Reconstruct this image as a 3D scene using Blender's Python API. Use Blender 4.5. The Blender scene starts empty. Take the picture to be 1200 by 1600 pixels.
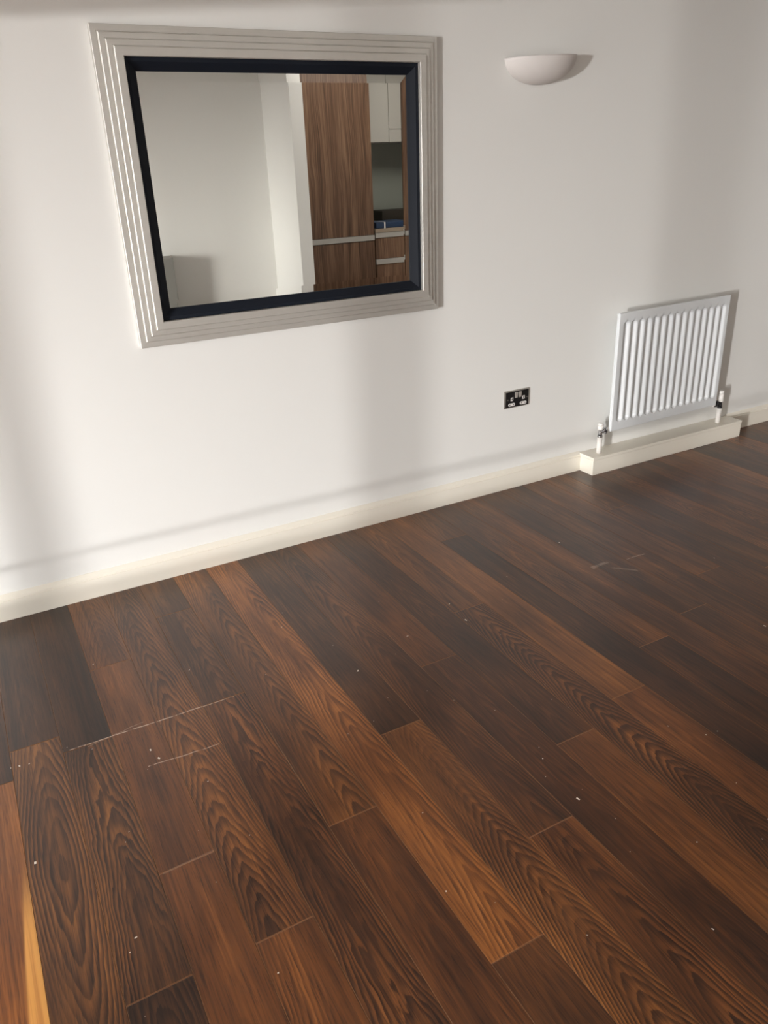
import bpy, bmesh, math, random
from mathutils import Vector, Matrix, noise as mnoise
random.seed(7)
SC = bpy.context.scene
COL = SC.collection

# ---------------------------------------------------------------- camera
yaw, pitch, roll = 0.4838, -0.4256, -0.0381
f = Vector((math.sin(yaw)*math.cos(pitch), math.cos(yaw)*math.cos(pitch), math.sin(pitch)))
r = Vector((math.cos(yaw), -math.sin(yaw), 0)); u = r.cross(f)
cr, sr = math.cos(roll), math.sin(roll)
right = cr*r + sr*u; up = -sr*r + cr*u
cam = bpy.data.cameras.new('camera'); camo = bpy.data.objects.new('camera', cam); COL.objects.link(camo)
M = Matrix((right, up, -f)).transposed().to_4x4(); M.translation = Vector((0, -2.9348, 1.5429))
camo.matrix_world = M
cam.sensor_fit = 'HORIZONTAL'; cam.sensor_width = 36; cam.lens = 1215.65/1200*36
cam.clip_start = 0.02
SC.camera = camo
SC.view_settings.view_transform = 'Standard'; SC.view_settings.look = 'None'
SC.view_settings.gamma = 1; SC.view_settings.use_curve_mapping = False
SC.view_settings.exposure = -0.20
SC.cycles.max_bounces = 10; SC.cycles.diffuse_bounces = 6; SC.cycles.glossy_bounces = 5
SC.cycles.transparent_max_bounces = 8

# ---------------------------------------------------------------- light
W = bpy.data.worlds.new('sky'); SC.world = W; W.use_nodes = True
wb = W.node_tree.nodes['Background']; wb.inputs[0].default_value = (0.93, 0.97, 1.0, 1); wb.inputs[1].default_value = 5.0
def lamp(name, kind, loc, aim, energy, color, size=None, size_y=None, angle=None):
    l = bpy.data.lights.new(name, kind); o = bpy.data.objects.new(name, l); COL.objects.link(o)
    o.location = loc; d = Vector(aim) - Vector(loc)
    o.rotation_euler = d.to_track_quat('-Z', 'Y').to_euler()
    l.energy = energy; l.color = color
    if kind == 'AREA':
        l.shape = 'RECTANGLE'; l.size = size; l.size_y = size_y or size
    if angle is not None: l.angle = angle
    return o
# high sun falling steeply through the glazed door on to the floor beside it
lamp('sun', 'SUN', (-3, -2, 5), (-2.0, -2.12, 4.14), 16, (1.0, .80, .58), angle=math.radians(5))
# added lamp outside, no source seen there; streaks the back wall through the bars
lamp('wall_streak_fill', 'AREA', (-16, -9.9, 4.9), (2.0, 0, 1.1), 4600, (1.0, .985, .97), .7, 9.0)
lamp('front_wall_fill', 'AREA', (-14, 4.0, 2.2), (1.8, -4.2, 1.2), 3000, (1.0, .97, .92), 2.6, 3.0)  # added to brighten the front wall and pier shown in the mirror
# second added lamp, almost level with the room's floor; brightens the lower wall
lamp('low_wall_fill', 'AREA', (-20, -12.1, .45), (1.5, 0, .5), 3300, (1.0, .985, .975), .8, .2)
# added fill over the kitchen, no fitting seen; lifts the room and reflected units
lamp('kitchen_fill', 'AREA', (3.6, -3.1, 2.72), (3.6, -3.1, 0), 26, (1.0, .95, .89), 1.4, .8)

# ---------------------------------------------------------------- helpers
def link(name, bm, mats, parent=None, smooth=False, bevel=None):
    me = bpy.data.meshes.new(name); bm.normal_update(); bm.to_mesh(me); bm.free()
    for m in (mats if isinstance(mats, (list, tuple)) else [mats]): me.materials.append(m)
    if smooth:
        for p in me.polygons: p.use_smooth = True
    o = bpy.data.objects.new(name, me); COL.objects.link(o)
    if parent: o.parent = parent
    if bevel:
        b = o.modifiers.new('bevel', 'BEVEL'); b.width = bevel; b.segments = 2; b.limit_method = 'ANGLE'; b.harden_normals = False
    return o
def box(bm, x0, x1, y0, y1, z0, z1, mi=0):
    v = [bm.verts.new(p) for p in ((x0,y0,z0),(x1,y0,z0),(x1,y1,z0),(x0,y1,z0),(x0,y0,z1),(x1,y0,z1),(x1,y1,z1),(x0,y1,z1))]
    for q in ((0,3,2,1),(4,5,6,7),(0,1,5,4),(1,2,6,5),(2,3,7,6),(3,0,4,7)):
        fc = bm.faces.new([v[i] for i in q]); fc.material_index = mi
    return v
def B(name, x0, x1, y0, y1, z0, z1, mat, parent=None, bevel=None):
    bm = bmesh.new(); box(bm, min(x0,x1), max(x0,x1), min(y0,y1), max(y0,y1), z0, z1)
    if parent:
        L = parent_world(parent); bmesh.ops.translate(bm, verts=bm.verts, vec=-L)
    return link(name, bm, mat, parent, bevel=bevel)
def parent_world(o):
    L = Vector((0,0,0))
    while o: L += o.location; o = o.parent
    return L
def thing(name, label, cat, loc=(0,0,0), group=None):
    o = bpy.data.objects.new(name, None); COL.objects.link(o); o.location = loc; o.empty_display_size = .1
    o['label'] = label; o['category'] = cat
    if group: o['group'] = group
    return o
def tag(o, label, cat, group=None):
    o['label'] = label; o['category'] = cat
    if group: o['group'] = group
    return o
def struct(o): o['kind'] = 'structure'; return o
def cyl(bm, p0, p1, r0, r1=None, n=24, caps=True):
    p0, p1 = Vector(p0), Vector(p1); r1 = r0 if r1 is None else r1
    d = (p1-p0).normalized(); a = d.orthogonal().normalized(); b = d.cross(a)
    A = [bm.verts.new(p0 + r0*(math.cos(2*math.pi*i/n)*a + math.sin(2*math.pi*i/n)*b)) for i in range(n)]
    Bv = [bm.verts.new(p1 + r1*(math.cos(2*math.pi*i/n)*a + math.sin(2*math.pi*i/n)*b)) for i in range(n)]
    for i in range(n):
        fc = bm.faces.new((A[i], A[(i+1)%n], Bv[(i+1)%n], Bv[i])); fc.smooth = True
    if caps: bm.faces.new(A[::-1]); bm.faces.new(Bv)
def recalc(bm): bmesh.ops.recalc_face_normals(bm, faces=bm.faces)

# ---------------------------------------------------------------- materials
def mat(name, col, rough=.5, metal=0, spec=None, coat=0):
    m = bpy.data.materials.new(name); m.use_nodes = True; b = m.node_tree.nodes['Principled BSDF']
    b.inputs['Base Color'].default_value = (*col, 1); b.inputs['Roughness'].default_value = rough
    b.inputs['Metallic'].default_value = metal; b.inputs['Coat Weight'].default_value = coat
    if spec is not None: b.inputs['Specular IOR Level'].default_value = spec
    return m
class N:
    """small helper for wiring node maths"""
    def __init__(s, m): s.t = m.node_tree; s.b = s.t.nodes['Principled BSDF']
    def new(s, typ, **k):
        n = s.t.nodes.new(typ)
        for a, v in k.items(): setattr(n, a, v)
        return n
    def put(s, inp, v):
        if hasattr(v, 'is_output'): s.t.links.new(v, inp)
        elif v is not None: inp.default_value = v
    def m(s, op, a, b=None, c=None, clamp=False):
        n = s.new('ShaderNodeMath', operation=op, use_clamp=clamp)
        s.put(n.inputs[0], a); s.put(n.inputs[1], b); s.put(n.inputs[2], c); return n.outputs[0]
    def vm(s, op, a, b):
        n = s.new('ShaderNodeVectorMath', operation=op); s.put(n.inputs[0], a); s.put(n.inputs[1], b); return n.outputs[0]
    def noise(s, vec, scale=1, detail=2, rough=.5, dist=0):
        n = s.new('ShaderNodeTexNoise'); s.put(n.inputs['Vector'], vec); n.inputs['Scale'].default_value = scale
        n.inputs['Detail'].default_value = detail; n.inputs['Roughness'].default_value = rough; n.inputs['Distortion'].default_value = dist
        return n.outputs['Fac']
    def mr(s, v, a, b, c=0., d=1., smooth=True):
        n = s.new('ShaderNodeMapRange', interpolation_type='SMOOTHSTEP' if smooth else 'LINEAR')
        s.put(n.inputs[0], v)
        for i, x in enumerate((a, b, c, d)): s.put(n.inputs[1+i], x)
        return n.outputs[0]
    def mix(s, fac, a, b, bt='MIX'):
        n = s.new('ShaderNodeMix', data_type='RGBA', blend_type=bt)
        s.put(n.inputs[0], fac)
        for i, x in ((6, a), (7, b)):
            s.put(n.inputs[i], (*x, 1) if isinstance(x, tuple) and len(x) == 3 else x)
        return n.outputs[2]
    def comb(s, x, y, z):
        n = s.new('ShaderNodeCombineXYZ'); s.put(n.inputs[0], x); s.put(n.inputs[1], y); s.put(n.inputs[2], z); return n.outputs[0]
    def sep(s, v):
        n = s.new('ShaderNodeSeparateXYZ'); s.put(n.inputs[0], v); return n.outputs
    def bump(s, h, strength, dist=.001):
        n = s.new('ShaderNodeBump'); n.inputs['Strength'].default_value = strength; n.inputs['Distance'].default_value = dist
        s.put(n.inputs['Height'], h); s.put(s.b.inputs['Normal'], n.outputs[0])

def wall_material(name, col, rough=.55):
    m = mat(name, col, rough, spec=.3); n = N(m)
    pos = n.new('ShaderNodeNewGeometry').outputs['Position']
    big = n.noise(pos, 1.3, 3); fine = n.noise(pos, 160, 3, .6)
    n.put(n.b.inputs['Base Color'], n.mix(big, tuple(c*.985 for c in col), tuple(min(1, c*1.01) for c in col)))
    n.bump(fine, .12, .0008)
    return m
M_wall = wall_material('wall paint', (.797, .790, .762))
M_ceil = wall_material('ceiling paint', (.72, .71, .70), .8)
M_trim = mat('cream gloss trim', (.80, .755, .66), .35); 
M_rad = mat('radiator enamel', (.70, .72, .73), .3)
M_chrome = mat('chrome', (.55, .55, .56), .18, 1)
M_cap = mat('white plastic', (.82, .79, .75), .35)
M_plaster = mat('plaster lamp', (.69, .65, .625), .7)
M_dark = mat('dark metal', (.05, .048, .05), .35, .6)

def wood_floor(name, edge=False):
    m = mat(name, (.2, .1, .05), .3); n = N(m)
    def at(k):
        a = n.new('ShaderNodeAttribute', attribute_type='OBJECT', attribute_name=k); return a.outputs['Fac']
    tone, warm, arch, off, fr, wob, sap = (at(k) for k in ('tone', 'warm', 'arch', 'off', 'ring', 'wobble', 'sap')); loop = at('loop')
    rnd = n.new('ShaderNodeObjectInfo').outputs['Random']
    P = n.new('ShaderNodeTexCoord').outputs['Object']
    x, y, z = n.sep(P)
    ro = n.m('MULTIPLY', rnd, 71.)
    def stretch(sx, sy):
        return n.comb(n.m('MULTIPLY_ADD', x, sx, ro), n.m('MULTIPLY_ADD', y, sy, ro), ro)
    # growth rings cut at a slant: arches down the middle, long lines at the sides
    d1 = n.m('SUBTRACT', n.noise(stretch(9, 2.2), 1, 2), .5)
    d2 = n.m('SUBTRACT', n.noise(stretch(55, 9), 1, 2, .6), .5)
    d3 = n.m('SUBTRACT', n.noise(stretch(4, 1.1), 1, 1), .5)
    uu = n.m('DIVIDE', n.m('ADD', n.m('SUBTRACT', x, off), n.m('MULTIPLY', d3, .05)), .068)
    u2 = n.m('POWER', n.m('ABSOLUTE', uu), 1.6)
    f_ = n.m('MULTIPLY', u2, 5.0)
    yl_ = n.m('POWER', n.m('ABSOLUTE', n.m('SUBTRACT', y, .22)), 1.5)
    f_ = n.m('ADD', f_, n.m('ADD', n.m('MULTIPLY', y, n.m('MULTIPLY', fr, n.m('SUBTRACT', 1., loop))), n.m('MULTIPLY', n.m('MULTIPLY', yl_, loop), 13.)))
    f_ = n.m('ADD', f_, n.m('MULTIPLY', d1, n.m('MULTIPLY', wob, 5.5)))
    f_ = n.m('ADD', f_, n.m('MULTIPLY', d2, n.m('MULTIPLY', wob, 1.3)))
    saw = n.m('FRACT', f_)
    ring = n.m('MULTIPLY', n.mr(saw, .10, .88), n.mr(saw, .90, 1.0, 1., 0.))    # pale early wood rising to a dark late line
    gate = n.m('MULTIPLY', arch, n.mr(n.noise(stretch(14, 1.3), 1, 2), .32, .62, .15, 1.25))
    fibre = n.noise(stretch(210, 3.0), 1, 2, .6)
    pore = n.noise(stretch(420, 12), 1, 2, .6); streak = n.noise(stretch(75, 1.7), 1, 3, .6); cloud = n.noise(stretch(10, 2.0), 1, 3, .55)
    v = n.m('ADD', n.m('SUBTRACT', tone, .035), n.m('MULTIPLY_ADD', n.m('SUBTRACT', streak, .5), .48, n.m('MULTIPLY', n.m('SUBTRACT', fibre, .5), .28)))
    v = n.m('ADD', v, n.m('MULTIPLY', n.m('SUBTRACT', cloud, .5), .75))
    v = n.m('SUBTRACT', v, n.m('MULTIPLY', n.m('MULTIPLY', n.m('SUBTRACT', ring, .35), gate), .37))
    v = n.m('SUBTRACT', v, n.m('MULTIPLY', n.mr(pore, .52, .72), .20))
    v = n.m('ADD', v, .0, clamp=True)
    ramp = n.new('ShaderNodeValToRGB'); e = ramp.color_ramp.elements
    e[0].position = 0; e[0].color = (.022, .0100, .0062, 1); e[1].position = 1; e[1].color = (.50, .220, .065, 1)
    for p_, c_ in ((.25, (.064, .0255, .0110)), (.5, (.158, .061, .0190)), (.75, (.31, .122, .032))):
        q = e.new(p_); q.color = (*c_, 1)
    n.put(ramp.inputs[0], v)
    col = n.mix(n.m('MULTIPLY', warm, .5), ramp.outputs[0], n.mix(1., ramp.outputs[0], (1.16, .92, .80), 'MULTIPLY'))
    # sapwood stripe along the right-hand edge of a plank
    wav = n.m('MULTIPLY', n.m('SUBTRACT', n.noise(stretch(0, 1.6), 1, 1), .5), .05)
    sp = n.m('MULTIPLY', sap, n.mr(n.m('ADD', x, wav), .034, .042))
    sp = n.m('MULTIPLY', sp, n.mr(n.m('SUBTRACT', n.m('ADD', x, wav), n.m('MULTIPLY', y, .05)), .018, .026))
    sp = n.m('MULTIPLY', sp, n.mr(y, .35, .60, 1., 0.))
    col = n.mix(sp, col, n.mix(n.mr(streak, .35, .65), (.50, .20, .045), (.72, .34, .085)))
    if edge: col = n.mix(.5, col, (.32, .145, .06))
    # scuffs and scratches, laid down in room coordinates
    g = n.sep(n.new('ShaderNodeNewGeometry').outputs['Position']); gp = n.new('ShaderNodeNewGeometry').outputs['Position']
    total = None
    nz = n.m('SUBTRACT', n.noise(gp, 9, 3, .6), .5); brk = n.noise(gp, 38, 3, .7)
    for (xa, ya, xb, yb, wd, st, amp) in SCRATCH:
        t = n.mr(g[0], xa, xb, 0., 1., False)
        yl = n.m('MULTIPLY_ADD', t, yb-ya, ya)
        dd = n.m('ABSOLUTE', n.m('SUBTRACT', n.m('MULTIPLY_ADD', nz, amp, g[1]), yl))
        k = n.m('MULTIPLY', n.mr(dd, wd*.4, wd, 1., 0.), n.mr(brk, .36, .50, .1, st))
        k = n.m('MULTIPLY', k, n.m('MULTIPLY', n.m('GREATER_THAN', g[0], xa), n.m('LESS_THAN', g[0], xb)))
        total = k if total is None else n.m('MAXIMUM', total, k)
    col = n.mix(total, col, (.56, .42, .33))
    n.put(n.b.inputs['Base Color'], col)
    n.put(n.b.inputs['Roughness'], n.m('MULTIPLY_ADD', n.noise(gp, 5, 3), .10, .26))
    n.b.inputs['Specular IOR Level'].default_value = .55
    n.bump(n.m('ADD', n.m('MULTIPLY', pore, -.6), n.m('MULTIPLY', streak, .4)), .18, .0006)
    return m
SCRATCH = [(.0, -.900, .50, -.908, .0024, 1., .010), (.05, -.912, .22, -.885, .0015, .45, .03),
           (.185, -1.088, .39, -1.103, .0022, .75, .012), (.13, -1.478, .26, -1.470, .004, .14, .012),
           (2.03, -.87, 2.12, -.865, .014, .28, .05), (2.10, -.91, 2.17, -.97, .010, .25, .05), (2.20, -.885, 2.30, -.89, .003, .5, .03)]
M_floor = wood_floor('oiled oak'); M_edge = wood_floor('oiled oak worn edge', True)

# ---------------------------------------------------------------- room shell
XL, XR, YB, YK, HC = -2.3, 5.5, -4.24, -4.63, 2.75
PX0, PX1, PY = 2.72, 2.835, -3.61
floor = struct(B('floor', XL-.15, XR+.15, YK-.15, .15, -.12, -.0145, mat('sub floor', (.02, .012, .008), .9)))
struct(B('ceiling', XL-.15, XR+.15, YK-.15, .15, HC, HC+.1, M_ceil))
struct(B('wall_back', XL-.15, XR+.15, 0, .15, -.12, HC, M_wall))
struct(B('wall_right', XR, XR+.15, YK, 0, -.12, HC, M_wall))
struct(B('wall_front', XL-.15, PX0, YB-.15, YB, -.12, HC, M_wall))
struct(B('wall_pier', PX0, PX1, YK-.15, PY, -.12, HC, M_wall))
struct(B('wall_kitchen', PX1, XR+.15, YK-.15, YK, -.12, HC, M_wall))
WY0, WY1, WZ0, WZ1 = -3.70, -1.0, .06, 1.8
bm = bmesh.new()
box(bm, XL-.15, XL, YB, WY0, -.12, HC); box(bm, XL-.15, XL, WY1, 0, -.12, HC)
box(bm, XL-.15, XL, WY0, WY1, WZ1, HC); box(bm, XL-.15, XL, WY0, WY1, -.12, WZ0)
struct(link('wall_left', bm, M_wall))
# glazed doors in the left wall
win = thing('window_1', '', ''); del win['label']; del win['category']; struct(win); win.location = (XL-.07, WY0, WZ0)
M_frame = mat('window frame', (.75, .75, .74), .4)
ybars = (WY0, -2.98, -2.23, -1.49, WY1)  # unseen bars, spaced to throw soft vertical streaks on the back wall
for a, b_ in zip(ybars, ybars[1:]):
    s = .030
    bm = bmesh.new(); X0_, X1_ = XL-.085, XL-.05
    box(bm, X0_, X1_, a, a+s, WZ0, WZ1); box(bm, X0_, X1_, b_-s, b_, WZ0, WZ1)
    box(bm, X0_, X1_, a+s, b_-s, WZ1-s, WZ1); box(bm, X0_, X1_, a+s, b_-s, WZ0, WZ0+.05); box(bm, X0_, X1_, a+s, b_-s, .220, .243)  # low bar added to cast the thin shadow band above the skirting
    bmesh.ops.translate(bm, verts=bm.verts, vec=-win.location)
    link('sash', bm, M_frame, win)
struct(B('outer_slab_1', XL-1.6, XL-.15, -4.3, .2, -.25, -.05, mat('balcony slab', (.45, .43, .40), .8)))  # unseen slab added outside to keep sky light from coming up from below

# ---------------------------------------------------------------- floor planks
E0, PW = -.0176, .1383
CUTS = {-2: [.95, 2.75], -1: [.82, 2.3], 0: [.905, 1.764], 1: [.522, 1.475], 2: [1.764], 3: [.300, .906], 4: [1.548], 5: [2.057], 6: [1.312],
        7: [1.833], 8: [1.085], 9: [1.608], 10: [.858], 11: [1.535], 12: [.335], 13: [1.375], 14: [2.6], 15: [1.297], 16: [2.3], 17: [1.127]}
# per plank: tone, warm, arch, off, ring frequency, wobble, sap
LOOK = {-2: [(.35, .3, .3, 0, 8, .5, 0), (.60, 1, .3, -.02, 6, .5, 1.)],
 -1: [(.24, 0, .2, 0, 8, .5, 0), (.44, .0, .85, .006, 7, .55, 0)],
 0: [(.16, 0, .1, 0, 8, .5, 0), (.40, 0, .85, .012, 9, 1.2, 0), (.22, 0, .6, 0, 9, 1, 0)],
 1: [(.40, .7, .3, 0, 16, .5, 0), (.44, .9, .1, 0, 6, .6, 0), (.46, 1, .1, 0, 7, .6, 0)],
 2: [(.40, .5, .6, -.01, 14, .8, 0), (.48, .9, .6, .03, 9, .7, 0)],
 3: [(.36, 0, .1, 0, 8, .4, 0), (.32, .2, .4, .02, 10, 1., 0), (.37, .6, .85, .0, 9, 1.3, 0)],
 4: [(.47, .4, .7, .02, 13, .6, 0), (.38, .8, .3, 0, 8, .9, 0)],
 5: [(.64, .9, .75, .015, 9, .7, 0), (.40, .4, .5, 0, 8, .5, 0)],
 6: [(.27, .1, .2, 0, 8, .6, 0), (.54, .4, 1.0, .012, 26, .55, 0)],
 7: [(.34, .5, .45, 0, 10, .6, 0), (.50, .8, .95, .0, 14, 1.0, 0)],
 8: [(.42, .8, .15, 0, 8, .6, 0), (.36, .7, .25, 0, 8, .9, 0)],
 9: [(.27, .4, .25, .0, 9, .6, 0), (.30, .8, .2, 0, 8, .9, 0)],
 10: [(.47, .4, .4, 0, 8, .6, 0), (.37, .5, .8, .01, 22, .8, 0)],
 11: [(.52, .5, .1, 0, 8, .5, 0), (.50, .9, .3, .0, 5, .9, 0)],
 12: [(.42, .3, .3, 0, 12, .5, 0), (.20, .3, .1, 0, 8, .5, 0)],
 13: [(.40, .5, .4, 0, 8, .6, 0), (.22, .5, .2, 0, 8, .5, 0)],
 14: [(.36, .7, .15, 0, 8, .5, 0)],
 15: [(.28, .3, .15, 0, 8, .5, 0), (.38, .3, .1, 0, 8, .5, 0)],
 16: [(.30, .4, .15, 0, 8, .5, 0)],
 17: [(.43, .5, .3, 0, 9, .6, 0), (.33, .5, .1, 0, 8, .5, 0)]}
LOOK[9][1] = (.52, .7, .25, 0, 6, .6, 0)
LOOK[8][1] = (.30, .8, .25, 0, 8, .9, 0)
rng = random.Random(3)
def plank(x0, x1, ya, yb, look, dz):
    g = .0004; x0 += g; x1 -= g; ya -= g; yb += g          # ya nearer the wall (greater y)
    cx, cy = (x0+x1)/2, (ya+yb)/2; hx, hy = (x1-x0)/2, (ya-yb)/2
    cs, ce, dp = .0007, .0016, .0006
    bm = bmesh.new()
    V = lambda x, y, z: bm.verts.new((x, y, z))
    T = [V(-hx+cs, -hy+ce, 0), V(hx-cs, -hy+ce, 0), V(hx-cs, hy-ce, 0), V(-hx+cs, hy-ce, 0)]
    R = [V(-hx, -hy, -dp), V(hx, -hy, -dp), V(hx, hy, -dp), V(-hx, hy, -dp)]
    L = [V(-hx, -hy, -.0142), V(hx, -hy, -.0142), V(hx, hy, -.0142), V(-hx, hy, -.0142)]
    bm.faces.new(T)
    for i in range(4):
        j = (i+1) % 4
        bm.faces.new((R[i], R[j], T[j], T[i])).material_index = 1
        bm.faces.new((L[i], L[j], R[j], R[i])).material_index = 1
    o = link('plank', bm, [M_floor, M_edge], floor); o.location = (cx, cy, dz)
    for k, v in zip(('tone', 'warm', 'arch', 'off', 'ring', 'wobble', 'sap'), look): o[k] = float(v)
    o['loop'] = 1.0 if (look is LOOK[-1][1]) else 0.0
YE = YK
k = -17
while E0 + k*PW < XR:
    x0, x1 = E0+k*PW, E0+(k+1)*PW
    x0c, x1c = max(x0, XL), min(x1, XR)
    cuts = list(CUTS.get(k, []))
    if not cuts: cuts = [rng.uniform(.4, 1.8)]
    while cuts[-1] < 4.4: cuts.append(cuts[-1] + rng.uniform(1.5, 2.1))
    ylim = YB if x1 < PX0+.1 else YK
    ys = [0] + [-c for c in cuts if -c > ylim + .15] + [ylim]
    for i in range(len(ys)-1):
        lk = LOOK.get(k, [])
        look = lk[i] if i < len(lk) else (rng.uniform(.25, .5), rng.random(), rng.uniform(.1, .7), rng.uniform(-.02, .02), rng.uniform(6, 16), rng.uniform(.4, 1), 0)
        if k == -2: look = LOOK[-2][min(i, 1)]
        plank(x0c, x1c, ys[i], ys[i+1], look, rng.uniform(-.00015, .00015))
    k += 1

# ---------------------------------------------------------------- baseboards
def skirt(name, pts_from, pts_to, out):
    """extrude the skirting profile from a to b along a wall, `out` pointing into the room"""
    prof = [(0, 0), (.018, 0), (.018, .080), (.0150, .0815), (.0150, .0838), (.0175, .0850), (.016, .091), (.008, .099), (.003, .1034), (0, .1034)]
    bm = bmesh.new(); a, b_, o = Vector(pts_from), Vector(pts_to), Vector(out)
    A = [bm.verts.new(a + o*d + Vector((0, 0, z))) for d, z in prof]; Bv = [bm.verts.new(b_ + o*d + Vector((0, 0, z))) for d, z in prof]
    n_ = len(prof)
    for i in range(n_): bm.faces.new((A[i], A[(i+1) % n_], Bv[(i+1) % n_], Bv[i]))
    bm.faces.new(A); bm.faces.new(Bv[::-1]); recalc(bm)
    return struct(link(name, bm, M_trim))
skirt('baseboard_back', (XL, 0, 0), (2.7169, 0, 0), (0, -1, 0))
skirt('baseboard_back_right', (3.8391, 0, 0), (XR, 0, 0), (0, -1, 0))
skirt('baseboard_front', (XL, YB, 0), (PX0, YB, 0), (0, 1, 0))
skirt('baseboard_pier', (PX0, YB+.018, 0), (PX0, PY, 0), (-1, 0, 0))
skirt('baseboard_right', (XR, YK+.6, 0), (XR, -.018, 0), (-1, 0, 0))

# ---------------------------------------------------------------- pipe boxing
bx0, bx1, bd, bh = 2.7169, 3.8391, .1153, .0968
t = thing('pipe_boxing', 'long cream painted box on the floor under the radiator, covering its pipes', 'pipe cover', (bx0, -bd, 0))
B('front_board', bx0+.0004, bx1-.0004, -bd+.001, -bd+.016, 0.0005, bh-.0160, M_trim, t, .0008)
B('end_board', bx0, bx0+.014, -bd+.0165, -.0005, 0.0005, bh-.0155, M_trim, t, .0008)
B('end_board', bx1-.014, bx1, -bd+.0165, -.0005, 0.0005, bh-.0155, M_trim, t, .0008)
B('top_board', bx0-.0012, bx1+.0012, -bd-.0012, -.0005, bh-.0148, bh, M_trim, t, .0015)

# ---------------------------------------------------------------- radiator
rx0, rx1, rz0, rz1 = 2.8493, 3.6254, .2145, .8111
rw, rh = rx1-rx0, rz1-rz0
rad = thing('radiator', 'white ribbed panel radiator on the wall above the cream box', 'radiator', (rx0, -.090, rz0))
rad.rotation_euler = (0, math.radians(-.55), 0)
nch = 15; ml = .021; pitch_ = (rw-.038)/nch
def depth(x, z):
    i = math.floor((x-ml)/pitch_)
    if i < 0 or i >= nch: return 0
    s = (x-ml)-(i+.5)*pitch_
    hw = .0218
    zb, zt = .042, rh-.038
    # rounded ends: narrow the channel
    e = min(z-zb, zt-z)
    if e <= 0: return 0
    hwz = hw*math.sqrt(max(0, 1-max(0, 1-e/.020)**2)); a = abs(s)
    if a >= hwz: return 0
    tt = min(1, (hwz-a)/.0150)
    return .0150*(tt*tt*(3-2*tt))
xs = [0]
for i in range(nch):
    c = ml+(i+.5)*pitch_
    xs += [c+q for q in (-.0222, -.0205, -.0175, -.0150, -.0120, -.0090, -.0065, -.003, 0, .003, .0065, .0090, .0120, .0150, .0175, .0205, .0222)]
xs += [rw]
zs = [0, .03, .0415] + [.0425+.020*q for q in (0, .06, .15, .28, .45, .65, .85, 1)] + [.12, .3, .48] + [rh-.0385-.020*q for q in (1, .85, .65, .45, .28, .15, .06, 0)] + [rh-.0375, rh-.02, rh]
bm = bmesh.new()
G = [[bm.verts.new((x, depth(x, z), z)) for x in xs] for z in zs]
for j in range(len(zs)-1):
    for i in range(len(xs)-1):
        bm.faces.new((G[j][i], G[j][i+1], G[j+1][i+1], G[j+1][i])).smooth = True
# rolled rim, then back to a closed pan
rings = []
for dx, dy in ((0, 0), (-.0025, .0006), (-.0045, .003), (-.005, .007), (-.004, .0095), (-.002, .0115), (-.002, .0140)):
    rings.append([bm.verts.new(p) for p in ((dx+.0, dy, dx), (rw-dx, dy, dx), (rw-dx, dy, rh-dx), (dx, dy, rh-dx))])
for a_, b_ in zip(rings, rings[1:]):
    for i in range(4):
        j = (i+1) % 4; bm.faces.new((a_[i], a_[j], b_[j], b_[i])).smooth = False
bm.faces.new(rings[-1]); recalc(bm)
bmesh.ops.translate(bm, verts=bm.verts, vec=(0, 0, 0))
link('front_panel', bm, M_rad, rad)
bm = bmesh.new(); box(bm, -.004, rw+.004, .0142, .020, -.004, rh+.004)
link('back_panel', bm, M_rad, rad, bevel=.002)
for xx in (.12, rw-.12):
    bm = bmesh.new(); box(bm, xx-.02, xx+.02, .0202, .0895, .08, rh-.09)
    link('wall_bracket', bm, M_rad, rad)

def valve(px, side, label, cap_h, name='radiator_valve'):
    """side=+1: the tail goes to +x (left-hand valve)"""
    y = -.066
    v = thing(name, label, 'valve', (px, y, bh))
    bm = bmesh.new(); cyl(bm, (0, 0, .0005), (0, 0, .088), .0130, n=28); link('pipe', bm, M_cap, v)
    bm = bmesh.new(); cyl(bm, (0, 0, .088), (0, 0, .097), .0135, .0135); cyl(bm, (0, 0, .097), (0, 0, .128), .0105)
    cyl(bm, (0, 0, .103), (0, 0, .110), .0125, n=6)
    link('valve_body', bm, M_chrome if side > 0 else M_dark, v)
    bm = bmesh.new()
    cyl(bm, (0, 0, .128), (0, 0, .128+cap_h*.7), .0150, .0145); cyl(bm, (0, 0, .128+cap_h*.7), (0, 0, .128+cap_h), .0145, .0125)
    if side < 0: cyl(bm, (0, 0, .1275), (0, 0, .1345), .0185, n=6)
    link('cap', bm, M_cap, v)
    L = (rx0-.004-px) if side > 0 else (px-rx1-.004-.002)
    zt = .118
    bm = bmesh.new()
    cyl(bm, (side*.008, 0, zt), (side*L*.45, 0, zt), .0085); cyl(bm, (side*L*.18, 0, zt), (side*L*.34, 0, zt), .012, n=6)
    cyl(bm, (side*L*.52, 0, zt), (side*L*.66, 0, zt), .0205, n=6); cyl(bm, (side*L*.40, 0, zt), (side*L*.80, 0, zt), .0095)
    link('tail_nut', bm, M_chrome if side > 0 else M_dark, v)
    bm = bmesh.new(); cyl(bm, (side*L*.80, 0, zt), (side*(L-.0005), 0, zt), .0125); link('bush', bm, M_cap, v)
valve(2.795, 1, 'chrome radiator valve with white cap at the left end of the radiator', .036)
valve(3.693, -1, 'dark radiator valve with taller white cap at the right end of the radiator', .062)

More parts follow.
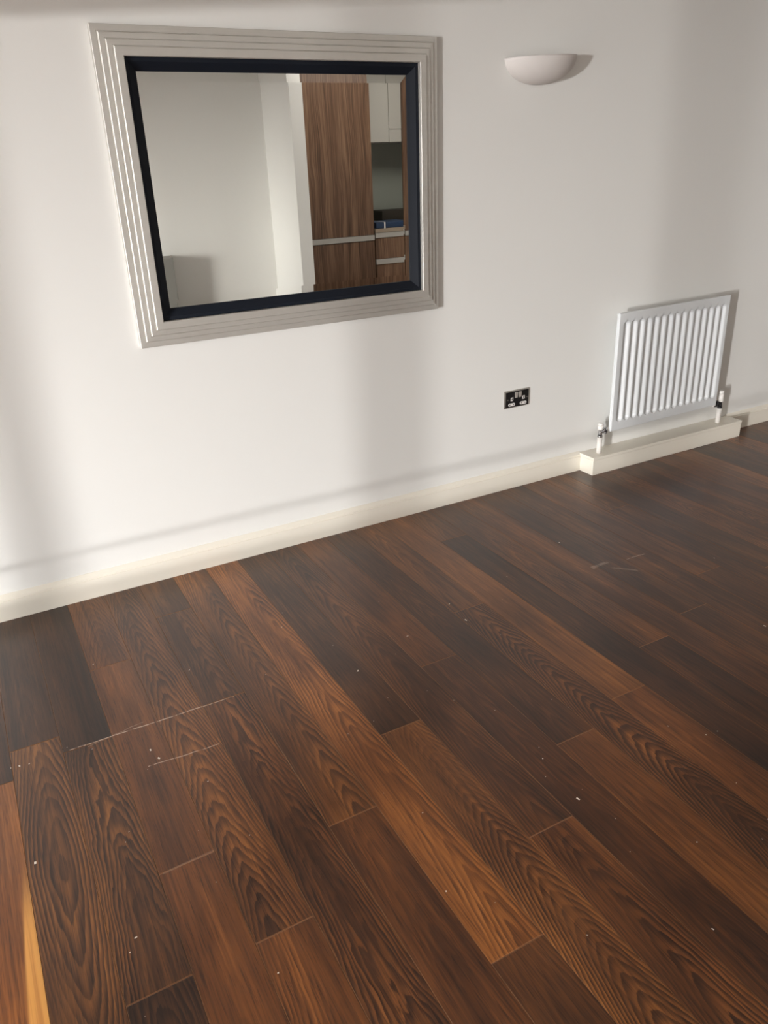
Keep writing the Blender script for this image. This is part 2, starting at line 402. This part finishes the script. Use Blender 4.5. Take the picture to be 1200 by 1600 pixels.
# ---------------------------------------------------------------- socket
sx, sz, sw, sh = 2.2175, .4203, .146, .086
s = thing('double_socket', 'black double power socket with brushed steel edge on the white wall left of the radiator', 'socket', (sx, 0, sz))
M_sedge = mat('socket steel edge', (.42, .40, .37), .3, 1); M_sface = mat('socket black nickel', (.018, .017, .018), .3, .3)
M_ins = mat('socket insert white', (.78, .75, .72), .4); M_rock = mat('rocker steel', (.72, .68, .63), .3, .6)
bm = bmesh.new()
o_, i_ = .0, .006
R0 = [bm.verts.new((x, -.0005, z)) for x, z in ((0, 0), (sw, 0), (sw, sh), (0, sh))]
R1 = [bm.verts.new((x, -.006, z)) for x, z in ((.0008, .0008), (sw-.0008, .0008), (sw-.0008, sh-.0008), (.0008, sh-.0008))]
R2 = [bm.verts.new((x, -.009, z)) for x, z in ((i_, i_), (sw-i_, i_), (sw-i_, sh-i_), (i_, sh-i_))]
for a_, b_ in ((R0, R1), (R1, R2)):
    for i in range(4): bm.faces.new((a_[i], a_[(i+1) % 4], b_[(i+1) % 4], b_[i]))
bm.faces.new(R0[::-1]); bm.faces.new(R2); recalc(bm)
link('back_plate', bm, M_sedge, s)
bm = bmesh.new(); box(bm, i_-.001, sw-i_+.001, -.0098, -.0088, i_-.001, sh-i_+.001); link('face_plate', bm, M_sface, s, bevel=.0004)
def rocker(cx):
    bm = bmesh.new(); z0, z1 = sh*.56, sh*.88; w2 = .0078
    vs = [bm.verts.new(p) for p in ((cx-w2, -.0095, z0), (cx+w2, -.0095, z0), (cx+w2, -.0095, z1), (cx-w2, -.0095, z1),
          (cx-w2, -.0115, z0), (cx+w2, -.0115, z0), (cx+w2, -.0150, z1), (cx-w2, -.0150, z1))]
    for q in ((0, 3, 2, 1), (4, 5, 6, 7), (0, 1, 5, 4), (1, 2, 6, 5), (2, 3, 7, 6), (3, 0, 4, 7)): bm.faces.new([vs[i] for i in q])
    recalc(bm); link('rocker_switch', bm, M_rock, s, bevel=.0006)
rocker(sw*.45); rocker(sw*.605)
def pill(cx, cz, w, h, y0, y1, name, m, par, n=10):
    bm = bmesh.new(); pts = []
    rr = h/2
    for i in range(n+1):
        a = -math.pi/2 + math.pi*i/n; pts.append((cx+w/2-rr+rr*math.cos(a), cz+rr*math.sin(a)))
    for i in range(n+1):
        a = math.pi/2 + math.pi*i/n; pts.append((cx-w/2+rr+rr*math.cos(a), cz+rr*math.sin(a)))
    A = [bm.verts.new((x, y0, z)) for x, z in pts]; Bv = [bm.verts.new((x, y1, z)) for x, z in pts]
    for i in range(len(pts)): bm.faces.new((A[i], A[(i+1) % len(pts)], Bv[(i+1) % len(pts)], Bv[i]))
    bm.faces.new(A); bm.faces.new(Bv[::-1]); recalc(bm); return link(name, bm, m, par)
M_slot = mat('socket slot', (.01, .01, .01), .8)
for cx in (sw*.28, sw*.755):
    bm = bmesh.new(); box(bm, cx-.0075, cx+.0075, -.0108, -.0096, sh*.42, sh*.61); e_ = link('earth_insert', bm, M_ins, s, bevel=.0008)
    bm = bmesh.new(); box(bm, cx-.0025, cx+.0025, -.0112, -.0106, sh*.46, sh*.57); link('slot', bm, M_slot, e_)
    p_ = pill(cx-.001, sh*.20, .040, .0145, -.0096, -.0108, 'pin_insert', M_ins, s)
    for q in (-.011, .011):
        bm = bmesh.new(); box(bm, cx-.001+q-.0034, cx-.001+q+.0034, -.0112, -.0106, sh*.20-.002, sh*.20+.002); link('slot', bm, M_slot, p_)
for cx in (sw*.115, sw*.90):
    bm = bmesh.new(); cyl(bm, (cx, -.0096, sh*.5), (cx, -.0108, sh*.5), .003, n=16); link('screw', bm, M_sedge, s)

# ---------------------------------------------------------------- wall light (plaster uplighter)
cx, cz = 2.343, 1.902
bm = bmesh.new(); RX, RY, RZ = .174, .125, .100; NA, NB = 48, 20
def bowl(shrink, zoff):
    V = []
    for j in range(NB+1):
        b_ = (math.pi/2)*j/NB                         # 0 rim .. pi/2 bottom
        row = []
        for i in range(NA+1):
            a = math.pi*i/NA
            rr_ = math.cos(b_)**.92 if j < NB else 0
            row.append(bm.verts.new((-(RX-shrink)*rr_*math.cos(a), -(RY-shrink)*rr_*math.sin(a), -(RZ-zoff)*math.sin(b_)**1.05)))
        V.append(row)
    return V
O = bowl(0, 0); I = bowl(.007, .007)
for V, fl in ((O, 1), (I, 0)):
    for j in range(NB):
        for i in range(NA):
            fc = bm.faces.new((V[j][i], V[j+1][i], V[j+1][i+1], V[j][i+1]) if fl else (V[j][i], V[j][i+1], V[j+1][i+1], V[j+1][i])); fc.smooth = True
for i in range(NA): bm.faces.new((O[0][i], O[0][i+1], I[0][i+1], I[0][i]))
bmesh.ops.remove_doubles(bm, verts=bm.verts, dist=.00001); recalc(bm)
sc = thing('wall_light', 'white half-bowl plaster uplighter fixed high on the wall right of the mirror', 'wall light', (cx, -.0005, cz))
sc.rotation_euler = (0, math.radians(-2.2), 0)
link('bowl_shade', bm, M_plaster, sc)
bm = bmesh.new(); box(bm, -.05, .05, -.012, 0, -.07, -.01); link('mounting_plate', bm, M_cap, sc)
bm = bmesh.new(); cyl(bm, (0, -.012, -.05), (0, -.055, -.05), .012); link('lamp_holder', bm, M_cap, sc)

# ---------------------------------------------------------------- wall mirror
mx0, mx1, mz0, mz1 = .559, 1.8340, .9451, 1.9595
MW, MH = mx1-mx0, mz1-mz0
mir = thing('wall_mirror', 'large rectangular wall mirror in a stepped silver frame with black inner border', 'mirror', (mx0, 0, mz0))
def silver():
    m = mat('champagne silver leaf', (.56, .53, .475), .5, .65); n = N(m)
    P = n.new('ShaderNodeTexCoord').outputs['Object']
    st = n.noise(n.vm('MULTIPLY', P, (3, 3, 260)), 1, 3, .6); sb = n.noise(P, 24, 3, .6)
    n.put(n.b.inputs['Base Color'], n.mix(n.m('MULTIPLY_ADD', st, .5, n.m('MULTIPLY', sb, .5)), (.58, .56, .52), (.72, .70, .655)))
    n.put(n.b.inputs['Roughness'], n.m('MULTIPLY_ADD', sb, .15, .44)); n.bump(st, .05, .0004)
    return m
M_sil = silver(); M_blk = mat('black inner frame', (.006, .009, .016), .6, spec=.25)
SWD, BWD = .0895, .0385
prof_s = [(0, .0004), (0, .0225), (.0015, .024), (.0185, .0245), (.0195, .0232), (.0203, .0232), (.0225, .0310), (.0240, .0320),
          (.0385, .0325), (.0395, .0312), (.0403, .0312), (.0425, .039), (.044, .0400), (.0585, .0405), (.0595, .0392), (.0603, .0392), (.0625, .0468), (.064, .048), (.0875, .0485), (.0893, .0470), (SWD, .030), (SWD, .0004)]
prof_b = [(SWD+.0003, .0004), (SWD+.0003, .0300), (SWD+.003, .0312), (SWD+.013, .0305), (SWD+BWD, .0105), (SWD+BWD, .0004)]
def member(prof, side):
    """mitred frame member; side 0 bottom, 1 right, 2 top, 3 left (local to mirror origin)"""
    bm = bmesh.new(); A = []; Bv = []
    for d, t_ in prof:
        if side == 0: a, b_ = (d, -t_, d), (MW-d, -t_, d)
        if side == 2: a, b_ = (MW-d, -t_, MH-d), (d, -t_, MH-d)
        if side == 1: a, b_ = (MW-d, -t_, d), (MW-d, -t_, MH-d)
        if side == 3: a, b_ = (d, -t_, MH-d), (d, -t_, d)
        A.append(a); Bv.append(b_)
    A = [bm.verts.new(p) for p in A]; Bv = [bm.verts.new(p) for p in Bv]
    n_ = len(prof)
    for i in range(n_): bm.faces.new((A[i], A[(i+1) % n_], Bv[(i+1) % n_], Bv[i]))
    bm.faces.new(A); bm.faces.new(Bv[::-1]); recalc(bm); return bm
for sd in range(4):
    link('frame_rail', member(prof_s, sd), M_sil, mir)
for sd in range(4):
    link('inner_border', member(prof_b, sd), M_blk, mir)['label'] = 'matt black inner border rail'
M_mir = mat('mirror silvering', (.86, .87, .85), .0, 1)
g0 = SWD+BWD-.002; bw = .030; ang = math.radians(1.9)
bm = bmesh.new()
def rect(d, y): return [bm.verts.new(p) for p in ((d, y, d), (MW-d, y, d), (MW-d, y, MH-d), (d, y, MH-d))]
Q0 = rect(g0, -.0006); Q1 = rect(g0, -.0066+bw*math.sin(ang)); Q2 = rect(g0+bw, -.0066)
for a_, b_ in ((Q0, Q1), (Q1, Q2)):
    for i in range(4): bm.faces.new((a_[i], a_[(i+1) % 4], b_[(i+1) % 4], b_[i]))
bm.faces.new(Q2); bm.faces.new(Q0[::-1]); recalc(bm)
link('mirror_glass', bm, M_mir, mir)

# ---------------------------------------------------------------- kitchen seen in the mirror
def zebrano():
    m = mat('walnut veneer', (.2, .1, .05), .35); n = N(m)
    P = n.new('ShaderNodeNewGeometry').outputs['Position']; x, y, z = n.sep(P)
    w1 = n.noise(n.vm('MULTIPLY', P, (5, 5, 1.2)), 1, 2)
    X = n.m('MULTIPLY_ADD', w1, .10, x)
    fine = n.noise(n.comb(n.m('MULTIPLY', X, 95), 0., n.m('MULTIPLY', z, 1.6)), 1, 4, .65)
    broad = n.noise(n.comb(n.m('MULTIPLY', X, 14), 0., n.m('MULTIPLY', z, .7)), 1, 2)
    v = n.m('ADD', n.m('MULTIPLY', fine, .7), n.m('MULTIPLY', broad, .35))
    ramp = n.new('ShaderNodeValToRGB'); e = ramp.color_ramp.elements
    e[0].position = .34; e[0].color = (.060, .032, .019, 1); e[1].position = .70; e[1].color = (.33, .20, .122, 1)
    q = e.new(.5); q.color = (.155, .084, .050, 1)
    n.put(ramp.inputs[0], v); n.put(n.b.inputs['Base Color'], ramp.outputs[0]); return m
M_wal = zebrano(); M_alu = mat('brushed aluminium', (.62, .60, .56), .38, .55); M_carc = mat('cabinet carcass', (.06, .035, .02), .6)
M_cab = mat('cream cabinet', (.58, .56, .51), .4); M_back = mat('grey green splashback', (.36, .385, .335), .3)
KY = -4.012
def tall(x0, x1, label, top=2.745):
    c = thing('tall_cabinet', label, 'cabinet', (x0, KY, 0))
    B('carcass', x0+.002, x1-.002, KY-.6, KY-.021, .10, top, M_carc, c)
    B('plinth', x0, x1, KY-.58, KY-.05, .0005, .0995, M_alu, c)
    B('lower_door', x0+.002, x1-.002, KY-.020, KY, .105, .838, M_wal, c, .001)
    B('upper_door', x0+.002, x1-.002, KY-.020, KY, .892, top, M_wal, c, .001)
    B('handle_strip', x0+.001, x1-.001, KY-.0205, KY+.006, .842, .888, M_alu, c, .001)['label'] = 'full-width aluminium handle strip'
tall(2.84, 3.655, 'tall walnut-veneered kitchen cabinet in the mirror, left of the drawers')
tall(4.36, 4.98, 'tall walnut-veneered kitchen cabinet on the far right, seen as a sliver at the mirror edge')
c = thing('base_cabinet', 'low walnut drawer cabinet with aluminium handle strips, under the worktop in the mirror', 'cabinet', (3.66, KY, 0))
B('carcass', 3.662, 4.351, KY-.6, KY-.021, .10, .902, M_carc, c); B('plinth', 3.66, 4.355, KY-.58, KY-.05, .0005, .0995, M_alu, c)
for z0, z1 in ((.665, .855), (.425, .612), (.105, .372)):
    d_ = B('drawer', 3.664, 4.351, KY-.020, KY, z0, z1, M_wal, c, .001)
    B('handle_strip', 3.664, 4.351, KY-.0195, KY+.006, z1+.003, z1+.050, M_alu, d_, .001)['label'] = 'full-width aluminium handle strip'
wt = tag(B('worktop', 3.661, 4.356, KY-.6, KY+.012, .906, .940, mat('mottled worktop', (.36, .29, .22), .3), None, .002), 'short mottled brown stone worktop over the walnut drawers in the mirror', 'worktop')
tag(B('splashback', 3.661, 4.356, YK+.0005, YK+.008, .9405, 1.684, M_back), 'grey green splashback panel between the worktop and the white wall cabinets in the mirror', 'splashback')
for i, (x0, x1, zs_) in enumerate(((3.661, 3.998, None), (4.0, 4.356, 1.80))):
    c = thing('wall_cabinet', ('cream wall cabinet with one plain door above the splashback, beside the tall walnut cabinet', 'narrow cream wall cabinet with a split door above the splashback')[i], 'cabinet', (x0, YK, 1.69))
    B('carcass', x0+.001, x1-.001, YK+.0005, YK+.318, 1.692, 2.745, M_cab, c)
    if zs_: B('door', x0+.0015, x1-.0015, YK+.319, YK+.338, 1.69, zs_-.002, M_cab, c, .001); B('door', x0+.0015, x1-.0015, YK+.319, YK+.338, zs_+.002, 2.745, M_cab, c, .001)
    else: B('door', x0+.0015, x1-.0015, YK+.319, YK+.338, 1.69, 2.745, M_cab, c, .001)
# worktop clutter
bk = thing('document_folder', 'dark blue folder with a pale band lying on the worktop edge in the mirror', 'folder', (3.67, KY-.25, .9405))
M_blue = mat('blue cover', (.022, .045, .10), .45)
bm = bmesh.new(); box(bm, .012, .37, 0, .24, 0, .055); link('cover', bm, M_blue, bk, bevel=.008)
bm = bmesh.new(); box(bm, .098, .112, -.001, .2412, -.0003, .056); link('band', bm, M_ins, bk)
def lump(name, loc, sx_, sy_, sz_, m, seed, label, cat):
    bm = bmesh.new(); bmesh.ops.create_icosphere(bm, subdivisions=4, radius=1)
    for v in bm.verts:
        p = v.co.copy(); q = 1 + .28*mnoise.noise(p*1.6+Vector((seed, 0, 0))) + .10*mnoise.noise(p*5+Vector((seed, 3, 0)))
        p.x = math.copysign(abs(p.x)**.6, p.x); p.z = math.copysign(abs(p.z)**.7, p.z)
        v.co = Vector((p.x*sx_*q, p.y*sy_*q, max(0, (p.z+.85)*sz_*.6*q)))
    o = link(name, bm, m, None, True); o.location = loc; return tag(o, label, cat)
lump('crumpled_bag', (3.77, KY-.42, .9405), .085, .07, .16, mat('brown fabric', (.05, .033, .026), .8), 2.1, 'dark brown crumpled bag heaped on the worktop behind the folder in the mirror', 'bag')
B_ = tag(B('storage_box', 3.94, 4.34, KY-.56, KY-.36, .9405, 1.075, mat('dark card', (.040, .033, .024), .6), None, .006), 'dark brown box at the back of the worktop right of the crumpled bag', 'box')
tag(B('low_cupboard', 1.10, 1.712, YB+.0005, KY, .0005, .845, mat('grey panel', (.25, .245, .225), .5), None, .004), 'low grey cupboard whose corner shows at the bottom left of the mirror', 'cupboard')

# ---------------------------------------------------------------- flecks of debris on the floor
FL = [(.138, -.487, 1), (.207, -1.023, 1.6), (-.136, -1.284, 2), (.035, -1.616, 1.2), (.016, -1.646, .8), (.899, -.994, 1.6), (.781, -.611, 1), (1.387, -.798, 1.3),
      (1.377, -.924, 2), (1.143, -.903, 1), (1.698, -.743, 1), (1.157, -1.631, 1.2), (1.14, -1.796, 1.8), (1.62, -1.794, 1.2), (1.66, -1.80, .8),
      (1.292, -2.05, 1), (1.135, -2.231, 1.2), (2.247, -1.507, 1.8), (.689, -1.86, 1), (2.508, -1.068, 1), (-.136, -.895, 1.5), (-.158, -.891, 1), (-.11, -.90, 1), (.315, -1.233, .8), (.351, -1.471, .7), (.278, -1.851, 1), (.22, -1.07, 2), (2.07, -.62, 1.8)]
for i in range(46): FL.append((rng.uniform(-.1, 1.6), rng.uniform(-2.3, -.5), rng.uniform(.3, .8)))
bm = bmesh.new()
for x, y, q in FL:
    a = rng.uniform(0, 6.28); L_, w_ = .0022*q*rng.uniform(.8, 1.5), .0013*q
    c_, s_ = math.cos(a), math.sin(a); h = .0006+.0004*q
    b0 = [bm.verts.new((x+c_*i*L_-s_*j*w_, y+s_*i*L_+c_*j*w_, .0001)) for i, j in ((-1, -1), (1, -1), (1, 1), (-1, 1))]
    tp = bm.verts.new((x, y, h+.0001))
    for i in range(4): bm.faces.new((b0[i], b0[(i+1) % 4], tp))
    bm.faces.new(b0[::-1])
o = link('plaster_flecks', bm, mat('plaster flecks', (.75, .66, .58), .8)); o['kind'] = 'stuff'; o['label'] = 'scattered tiny pale flecks of debris on the dark floor'; o['category'] = 'debris'
